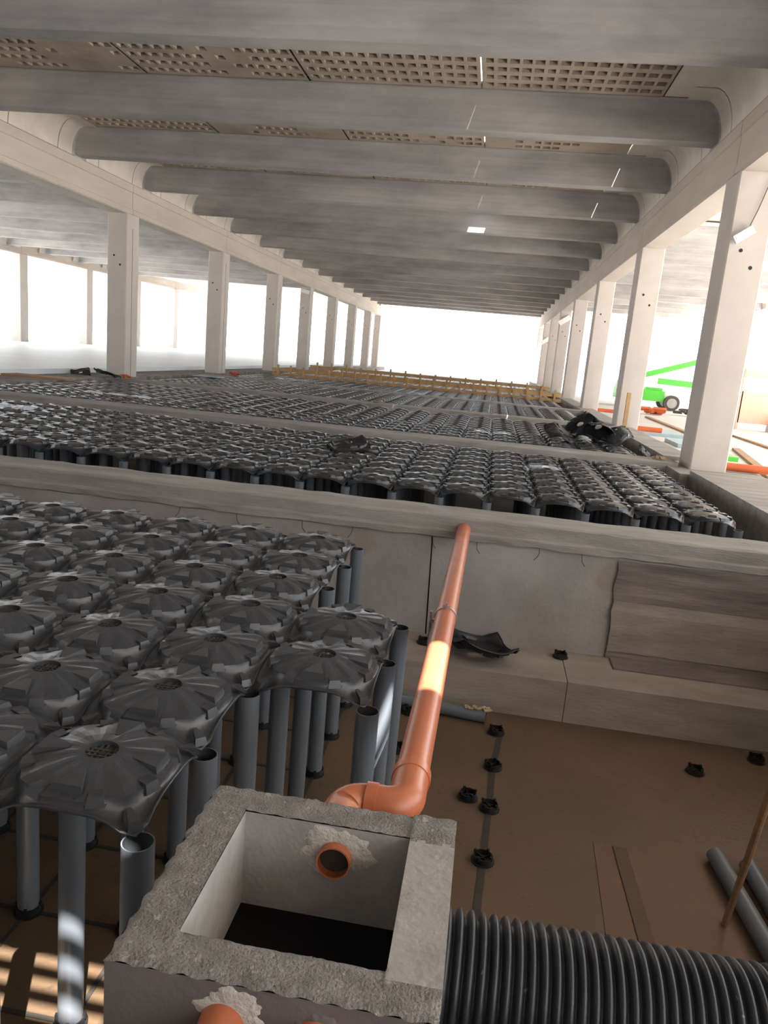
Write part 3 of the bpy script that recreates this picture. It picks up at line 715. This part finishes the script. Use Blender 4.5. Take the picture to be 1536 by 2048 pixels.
# ------------------------------------------------------------------ corrugated pipe
cg = MB(); n = 40; A = Vector((0.03, 1.742, 1.487)); d = Vector((1, 0.012, -0.012)).normalized()
pts = []; rads = []
pitch = 0.0312; N_ = 109
for i in range(N_):
    for tt, rr in ((0.0, 0.149), (0.12, 0.150), (0.22, 0.163), (0.35, 0.1695), (0.5, 0.171), (0.65, 0.1695), (0.78, 0.163), (0.88, 0.150)):
        pts.append(A + d * pitch * (i + tt)); rads.append(rr)
cg.tube(pts, 0.17, M['corr'], n=56, rads=rads, smooth=True)
o = cg.build('corrugated_pipe'); tag(o, 'large black corrugated pipe leaving the right side of the chamber', 'corrugated pipe')

# ------------------------------------------------------------------ things lying in the pit
t = MB(); t.tube([(-0.62, 6.33, 0.056), (0.27, 6.22, 0.056)], 0.055, M['pvc'], n=24, inner=0.05, imt=M['pvcin']); o = t.build('loose_pipe'); tag(o, 'grey pipe lying on the pit floor along the ledge foot', 'pipe', 'loose grey pipes')
t = MB()
rnd = random.Random(4)
for i in range(16):
    c = Vector((0.17 + rnd.uniform(-.09, .13), 6.24 + rnd.uniform(-.03, .03), 0.118 + rnd.uniform(-.004, .006)))
    mt = Matrix.Translation(c) @ Matrix.Rotation(rnd.uniform(0, 3), 4, 'Z') @ Matrix.Rotation(rnd.uniform(-.4, .4), 4, 'X')
    a = rnd.uniform(.015, .035); t.box(-a, -.01, -.004, a, .012, .004, M['foam'], mt)
o = t.build('debris'); tag(o, 'scrap of crumbled pale debris on the end of the grey pipe', 'debris')
BP = [((1.80, 4.72, .056), (1.93, 3.2, .056)), ((1.99, 4.66, .056), (2.08, 3.1, .056)), ((2.17, 4.60, .056), (2.22, 3.1, .056)), ((2.33, 4.68, .056), (2.36, 3.1, .056))]
for k, (a, b) in enumerate(BP):
    t = MB(); t.tube([a, b], 0.055, M['pvc'], n=24, inner=0.05, imt=M['pvcin']); o = t.build('loose_pipe')
    tag(o, 'grey pipe in the bundle at lower right of the pit, %s from left' % ORD[k], 'pipe', 'loose grey pipes')
t = MB(); t.tube([(1.70, 4.12, 0.0), (1.63, 3.85, 0.55), (1.50, 3.42, 1.36), (1.44, 3.2, 1.75)], 0.019, M['wood'], n=8, smooth=False); o = t.build('wooden_stake'); tag(o, 'thin leaning wooden stake beside the grey pipes at lower right', 'stake')
t = MB(); t.box(-0.045, -0.55, 0, 0.045, 0.55, 0.010, M['floorstain'], Matrix.Translation((1.20, 4.15, 0)) @ Matrix.Rotation(0.02, 4, 'Z'));  # thin strip standing in for a faint brown stain on the floor
o = t.build('stain_strip'); tag(o, 'brown stain strip flat on the pit floor left of the stake', 'board')
t = MB(); t.add([(1.02, 4.72, .004), (3.3, 4.95, .004), (3.3, 2.4, .004), (0.92, 2.4, .004), (1.02, 4.72, 0), (3.3, 4.95, 0), (3.3, 2.4, 0), (0.92, 2.4, 0)], [(0, 3, 2, 1), (0, 1, 5, 4), (1, 2, 6, 5), (3, 0, 4, 7)], M['ply'])
o = t.build('plywood_sheet'); tag(o, 'thin tan plywood sheet flat on the pit floor under the grey pipes', 'sheet')
# fallen dome, upside down on the ledge
def scrap(name, loc, rot, label, sc=1.0, seed=1, crumple=0.03, cat='dome form', group=None, mt=None):
    g = dome_mesh('x', 32, True, mt or M['scrap']); rnd = random.Random(seed)
    a, b, c = rnd.uniform(3, 6), rnd.uniform(3, 6), rnd.uniform(0, 6)
    g.v = [(v[0] * sc, v[1] * sc, (v[2] + 0.07 + crumple * (math.sin(v[0] * a * 2 + c) + math.cos(v[1] * b * 2 + c)) + crumple * 2.5 * v[0] * abs(v[0]) * 4) * sc) for v in g.v]
    o = g.build(name); o.location = loc; o.rotation_euler = rot; tag(o, label, cat, group); return o
scrap('dome_form', (0.16, 6.80, 0.50), (PI - 0.10, 0.12, 0.35), 'black plastic dome fallen upside down on the ledge', 1.02, 2, 0.012)
scrap('dome_form', (-2.12, 11.62, 1.64), (0.10, -0.16, 0.5), 'broken black dome lying crooked on the second dome field', 1.05, 5, 0.02)
scrap('dome_form', (1.55, 16.6, 1.72), (0.35, 0.25, 0.3), 'broken black dome at the left end of the scrap pile', 1.15, 6, 0.03, group='scrap pile of domes')
scrap('dome_form', (2.05, 17.6, 1.90), (-0.9, 0.3, 0.9), 'black dome standing on edge in the middle of the scrap pile', 1.2, 7, 0.04, group='scrap pile of domes')
scrap('dome_form', (2.35, 17.0, 1.82), (-0.6, 0.5, 0.2), 'crumpled black dome at the front of the scrap pile', 1.1, 8, 0.05, group='scrap pile of domes')
scrap('dome_form', (2.75, 17.3, 1.74), (0.3, -0.3, 0.7), 'bluish black dome at the right of the scrap pile', 1.2, 9, 0.05, group='scrap pile of domes', mt=M['dome2'])
scrap('dome_form', (3.15, 19.0, 1.70), (PI - .2, 0.2, 0.2), 'curled black dome shard behind the scrap pile by the column', 0.9, 10, 0.05, group='scrap pile of domes')
scrap('dome_form', (3.0, 14.95, 1.68), (0.4, 0.9, 0.2), 'small broken dome corner at the right end of the second cross wall', 0.45, 11, 0.04)
scrap('dome_form', (-11.75, 22.2, 1.74), (PI - 0.2, 0.2, 0.1), 'upturned black dome at the foot of the first left column', 1.2, 12, 0.04, group='upturned domes by the left column')
scrap('dome_form', (-12.7, 22.3, 1.66), (PI + 0.3, -0.2, 0.5), 'dark dome scrap left of the first left column', 1.0, 13, 0.04, group='upturned domes by the left column')
def chunk(name, loc, s, mt, label, cat, seed, n=7, group=None):
    g = MB(); rnd = random.Random(seed)
    for i in range(n):
        mx = Matrix.Translation([rnd.uniform(-s, s), rnd.uniform(-s, s) * .6, rnd.uniform(0, s * .5)]) @ Matrix.Rotation(rnd.uniform(0, 3), 4, 'Z') @ Matrix.Rotation(rnd.uniform(-.6, .6), 4, 'X')
        a = rnd.uniform(.3, .7) * s; g.box(-a, -a * .5, -a * .25, a, a * .5, a * .25, mt, mx)
    o = g.build(name); o.location = loc; tag(o, label, cat, group); return o
chunk('debris', (3.18, 14.5, 1.62), 0.09, M['foam'], 'yellowish crumbled debris beside the foot of the first right column', 'debris', 3)
chunk('debris', (-3.35, 22.6, 1.62), 0.10, M['wood'], 'small brown debris heap on the third cross wall', 'debris', 4)
chunk('debris', (-11.45, 22.7, 1.62), 0.14, M['barrier'], 'orange scrap on the upturned dome by the left column', 'debris', 5)
chunk('debris', (-10.9, 31.3, 1.60), 0.20, M['barrier'], 'orange scrap at the foot of the second left column', 'debris', 6)
t = MB(); t.box(-1.2, -0.35, 0, 1.2, 0.35, 0.05, M['wood'], Matrix.Rotation(0.15, 4, 'Z')); o = t.build('timber_board', None, (-12.6, 19.4, 1.6)); tag(o, 'flat timber board on the gravel strip left of the first left column', 'board')
t = MB(); t.box(-0.5, -0.4, 0, 0.5, 0.4, 0.03, M['tarp']); o = t.build('plastic_sheet', None, (-10.8, 28.2, 1.59)); tag(o, 'pale blue plastic sheet on the domes left of the second left column', 'sheet')
# tie wires hanging below the wall cap
for k, (x, z) in enumerate(((-3.0, 1.39), (-2.4, 1.39), (-1.72, 1.39), (-1.21, 1.385), (-0.41, 1.385), (0.02, 1.385), (0.62, 1.385), (1.02, 1.385))):
    t = MB(); sgn = -1 if k % 3 else 1
    t.tube([(0, 0, 0), (0.005, -0.02, -0.03), (-0.01 * sgn, -0.025, -0.07), (-0.04 * sgn, -0.02, -0.11)], 0.0035, M['wire'], n=6)
    o = t.build('tie_wire', None, (x, 7.185, z)); tag(o, 'bent tie wire under the cap of the near cross wall, %s from the left' % ORD[k], 'wire', 'tie wires on the near cross wall')
t = MB()
t.add([(-0.418, 7.192, 1.385), (-0.408, 7.192, 1.385), (-0.375, 7.192, 0.38), (-0.387, 7.192, 0.38)], [(0, 3, 2, 1), (0, 1, 2, 3)], M['seam'])
struct(t, 'trim_wall_joint')
# ------------------------------------------------------------------ floodlights
def flood(loc, rz, ry, s, label):
    t = empty('floodlight', loc, label, 'floodlight', None, rz); t.rotation_euler = (0.2, ry, rz)
    g = MB(); g.box(-0.17 * s, -0.09, -0.07 * s, 0.17 * s, -0.03, 0.07 * s, M['white']); g.box(-0.14 * s, -0.095, -0.05 * s, 0.14 * s, -0.09, 0.05 * s, M['white']); g.build('housing', t)
    g = MB(); g.box(-0.02, -0.03, -0.03, 0.02, 0.05, 0.03, M['steel']); g.build('bracket', t)
    return t
fl = flood((3.84, 14.06, 5.55), 0, -0.62, 1.0, 'white floodlight on the first right column')
g = MB(); g.tube([(3.90, 14.05, 5.60), (4.02, 14.06, 5.95), (4.15, 14.07, 6.45)], 0.008, M['wire'], n=6); o = g.build('light_cable'); tag(o, 'thin dark cable above the floodlight on the first right column', 'cable')
flood((3.9, 49.16, 6.0), 0, -0.62, 2.2, 'white floodlight on a far column of the right row')
flood((-11.9, 46.5, 6.3), 0, 0.2, 1.6, 'small white floodlight under the beam of the left row')
flood((3.85, 65.42, 5.2), 0, -0.62, 2.2, 'small white floodlight on the farthest right columns')

# ------------------------------------------------------------------ timber formwork across the hall
def formwork(y, z, x0, x1, label, np_):
    t = empty('timber_formwork', (0, y, 0), label, 'formwork')
    for zz in (z - 0.45, z - 0.20):
        g = MB(); g.box(x0, 0, zz, x1, 0.04, zz + 0.16, M['formwood']); g.build('board', t)
    for i in range(np_):
        x = x0 + (x1 - x0) * (i + .5) / np_; g = MB(); g.box(x - 0.05, -0.08, 0.0, x + 0.05, 0.0, z + 0.05 + random.uniform(0, .12), M['formwood']); g.build('post', t)
formwork(37.3, 1.92, -11.0, 3.3, 'orange timber formwork across the hall, nearer of the two rows', 22)
formwork(45.3, 2.0, -11.0, 3.3, 'orange timber formwork across the hall, farther of the two rows', 16)
g = MB(); g.box(-0.05, -0.05, 0, 0.05, 0.05, 1.0, M['formwood']); o = g.build('timber_post', None, (3.75, 21.9, 1.6)); tag(o, 'short timber post left of the second right column', 'timber post')
# ------------------------------------------------------------------ outside on the right
for k, (x0, x1, y, z) in enumerate(((4.30, 5.05, 14.35, 1.62), (4.30, 4.98, 22.9, 1.58), (4.3, 5.0, 31.7, 1.58))):
    t = MB(); t.tube([(x0, y, z), (x1, y - 0.02, z)], 0.075, M['barrier'], n=14); o = t.build('orange_tube'); tag(o, 'short bright orange tube lying beside the %s right column' % ORD[k], 'tube', 'orange tubes beside the right columns')
for k, (a, b) in enumerate((((7.6, 38.5), (7.4, 29.5)), ((7.6, 24.5), (6.3, 17.5)), ((9.5, 33), (9.2, 26)))):
    v = Vector((b[0] - a[0], b[1] - a[1], 0)); t = MB()
    t.box(0, -0.11, 0, v.length, 0.11, 0.07, M['wood'], Matrix.Rotation(math.atan2(v.y, v.x), 4, 'Z')); o = t.build('timber_plank', None, (a[0], a[1], 1.1))
    tag(o, 'brown plank on the ground outside, %s from the left' % ['farther', 'nearer', 'rightmost'][k], 'plank', 'planks outside')
for k, (x, y, s) in enumerate(((6.3, 24.2, 1), (6.0, 21.5, .8), (5.9, 28.0, 1.2))):
    t = MB(); t.box(-0.7 * s, -0.9 * s, 0, 0.7 * s, 0.9 * s, 0.12, M['tarp'] if k != 1 else M['green']); o = t.build('stacked_sheets', None, (x, y, 1.1)); tag(o, ['pale stack of sheets on the ground behind the first right column', 'green sheet on the ground beside the first right column', 'pale grey stack of sheets farther outside'][k], 'sheets')
bf = empty('barrier_fence', (11.0, 36, 1.1), 'orange barrier fence with pale block outside at far right', 'barrier')
g = MB(); g.box(0, 0, 0.3, 1.3, 0.06, 1.7, M['fence']); g.build('mesh_panel', bf); g = MB(); g.box(0, -0.02, 2.3, 1.6, 0.04, 2.65, M['fence']); g.build('top_rail', bf)
g = MB(); g.box(-0.05, 0, 0, 0.05, 0.1, 2.7, M['fence']); g.build('post', bf); g = MB(); g.box(1.5, 0, 0, 1.6, 0.1, 2.7, M['fence']); g.build('post', bf)
t = MB(); t.box(0, 0, 0, 4.5, 1.2, 0.7, M['column']); o = t.build('concrete_block', None, (12.4, 35.2, 1.1)); tag(o, 'pale long concrete block right of the orange barrier', 'block')
chunk('debris', (10.6, 44, 1.25), 0.4, M['tyre'], 'dark heap on the ground right of the green boom lift', 'debris', 15, 10)
chunk('debris', (8.6, 42, 1.2), 0.5, M['barrier'], 'orange and pale scrap in front of the green boom lift', 'debris', 16, 8)
# green boom lift
bl = empty('boom_lift', (9.2, 50, 1.1), 'bright green boom lift parked outside between the right columns', 'boom lift')
g = MB(); g.box(-1.5, -1.0, 0.5, 1.3, 1.0, 1.15, M['green']); g.prism([(-1.5, 1.15), (-0.2, 1.15), (-0.3, 1.5), (-1.3, 1.75)], -0.8, 0.8, 'y', M['green']); g.build('chassis', bl)
g = MB(); g.box(0.2, -0.5, 1.1, 1.25, 0.5, 1.32, M['green']); g.build('cover', bl)
for (x, y) in ((-0.55, -1.05), (1.75, -1.05), (-0.55, 1.05), (1.75, 1.05)):
    wv = MB(); wv.tube([(x, y - 0.17, 0.47), (x, y + 0.17, 0.47)], 0.47, M['tyre'], n=24); wv.tube([(x, y - 0.19, 0.47), (x, y + 0.19, 0.47)], 0.30, M['hub'], n=20); wv.build('wheel', bl)
g = MB(); g.box(-1.4, -0.13, -0.16, 4.6, 0.13, 0.16, M['green'], Matrix.Translation((0.0, 0, 2.0)) @ Matrix.Rotation(-0.33, 4, 'Y')); g.build('boom', bl)
g = MB(); g.box(0, -0.12, -0.2, 2.6, 0.12, 0.18, M['green'], Matrix.Translation((0.9, -0.3, 1.75)) @ Matrix.Rotation(0.03, 4, 'Y')); g.build('lower_arm', bl)
g = MB(); g.box(1.3, -0.6, 0.6, 3.0, 0.6, 1.05, M['white']); g.build('engine_cover', bl)
# far buildings beyond the open end and to the side
def building(x, y, w_, h, nwin, rows, label, base=1.2):
    t = empty('building', (x, y, base), label, 'building')
    g = MB(); g.box(0, 0, 0, w_, 12, h, M['facade']); g.build('wall', t)
    for r_ in range(rows):
        for i in range(nwin):
            a = w_ * (i + .15) / nwin; g = MB(); g.box(a, -0.1, h * (r_ + .35) / rows, a + w_ * .7 / nwin, 0.02, h * (r_ + .75) / rows, M['glass']); g.build('window', t)
building(-34, 190, 17, 9.5, 8, 1, 'pale far building with a blue window band left of the open end')
building(3, 175, 14, 7.0, 5, 2, 'pale low far building with blue windows at the open end')
building(36, 95, 8, 7, 2, 1, 'pale building far right outside')
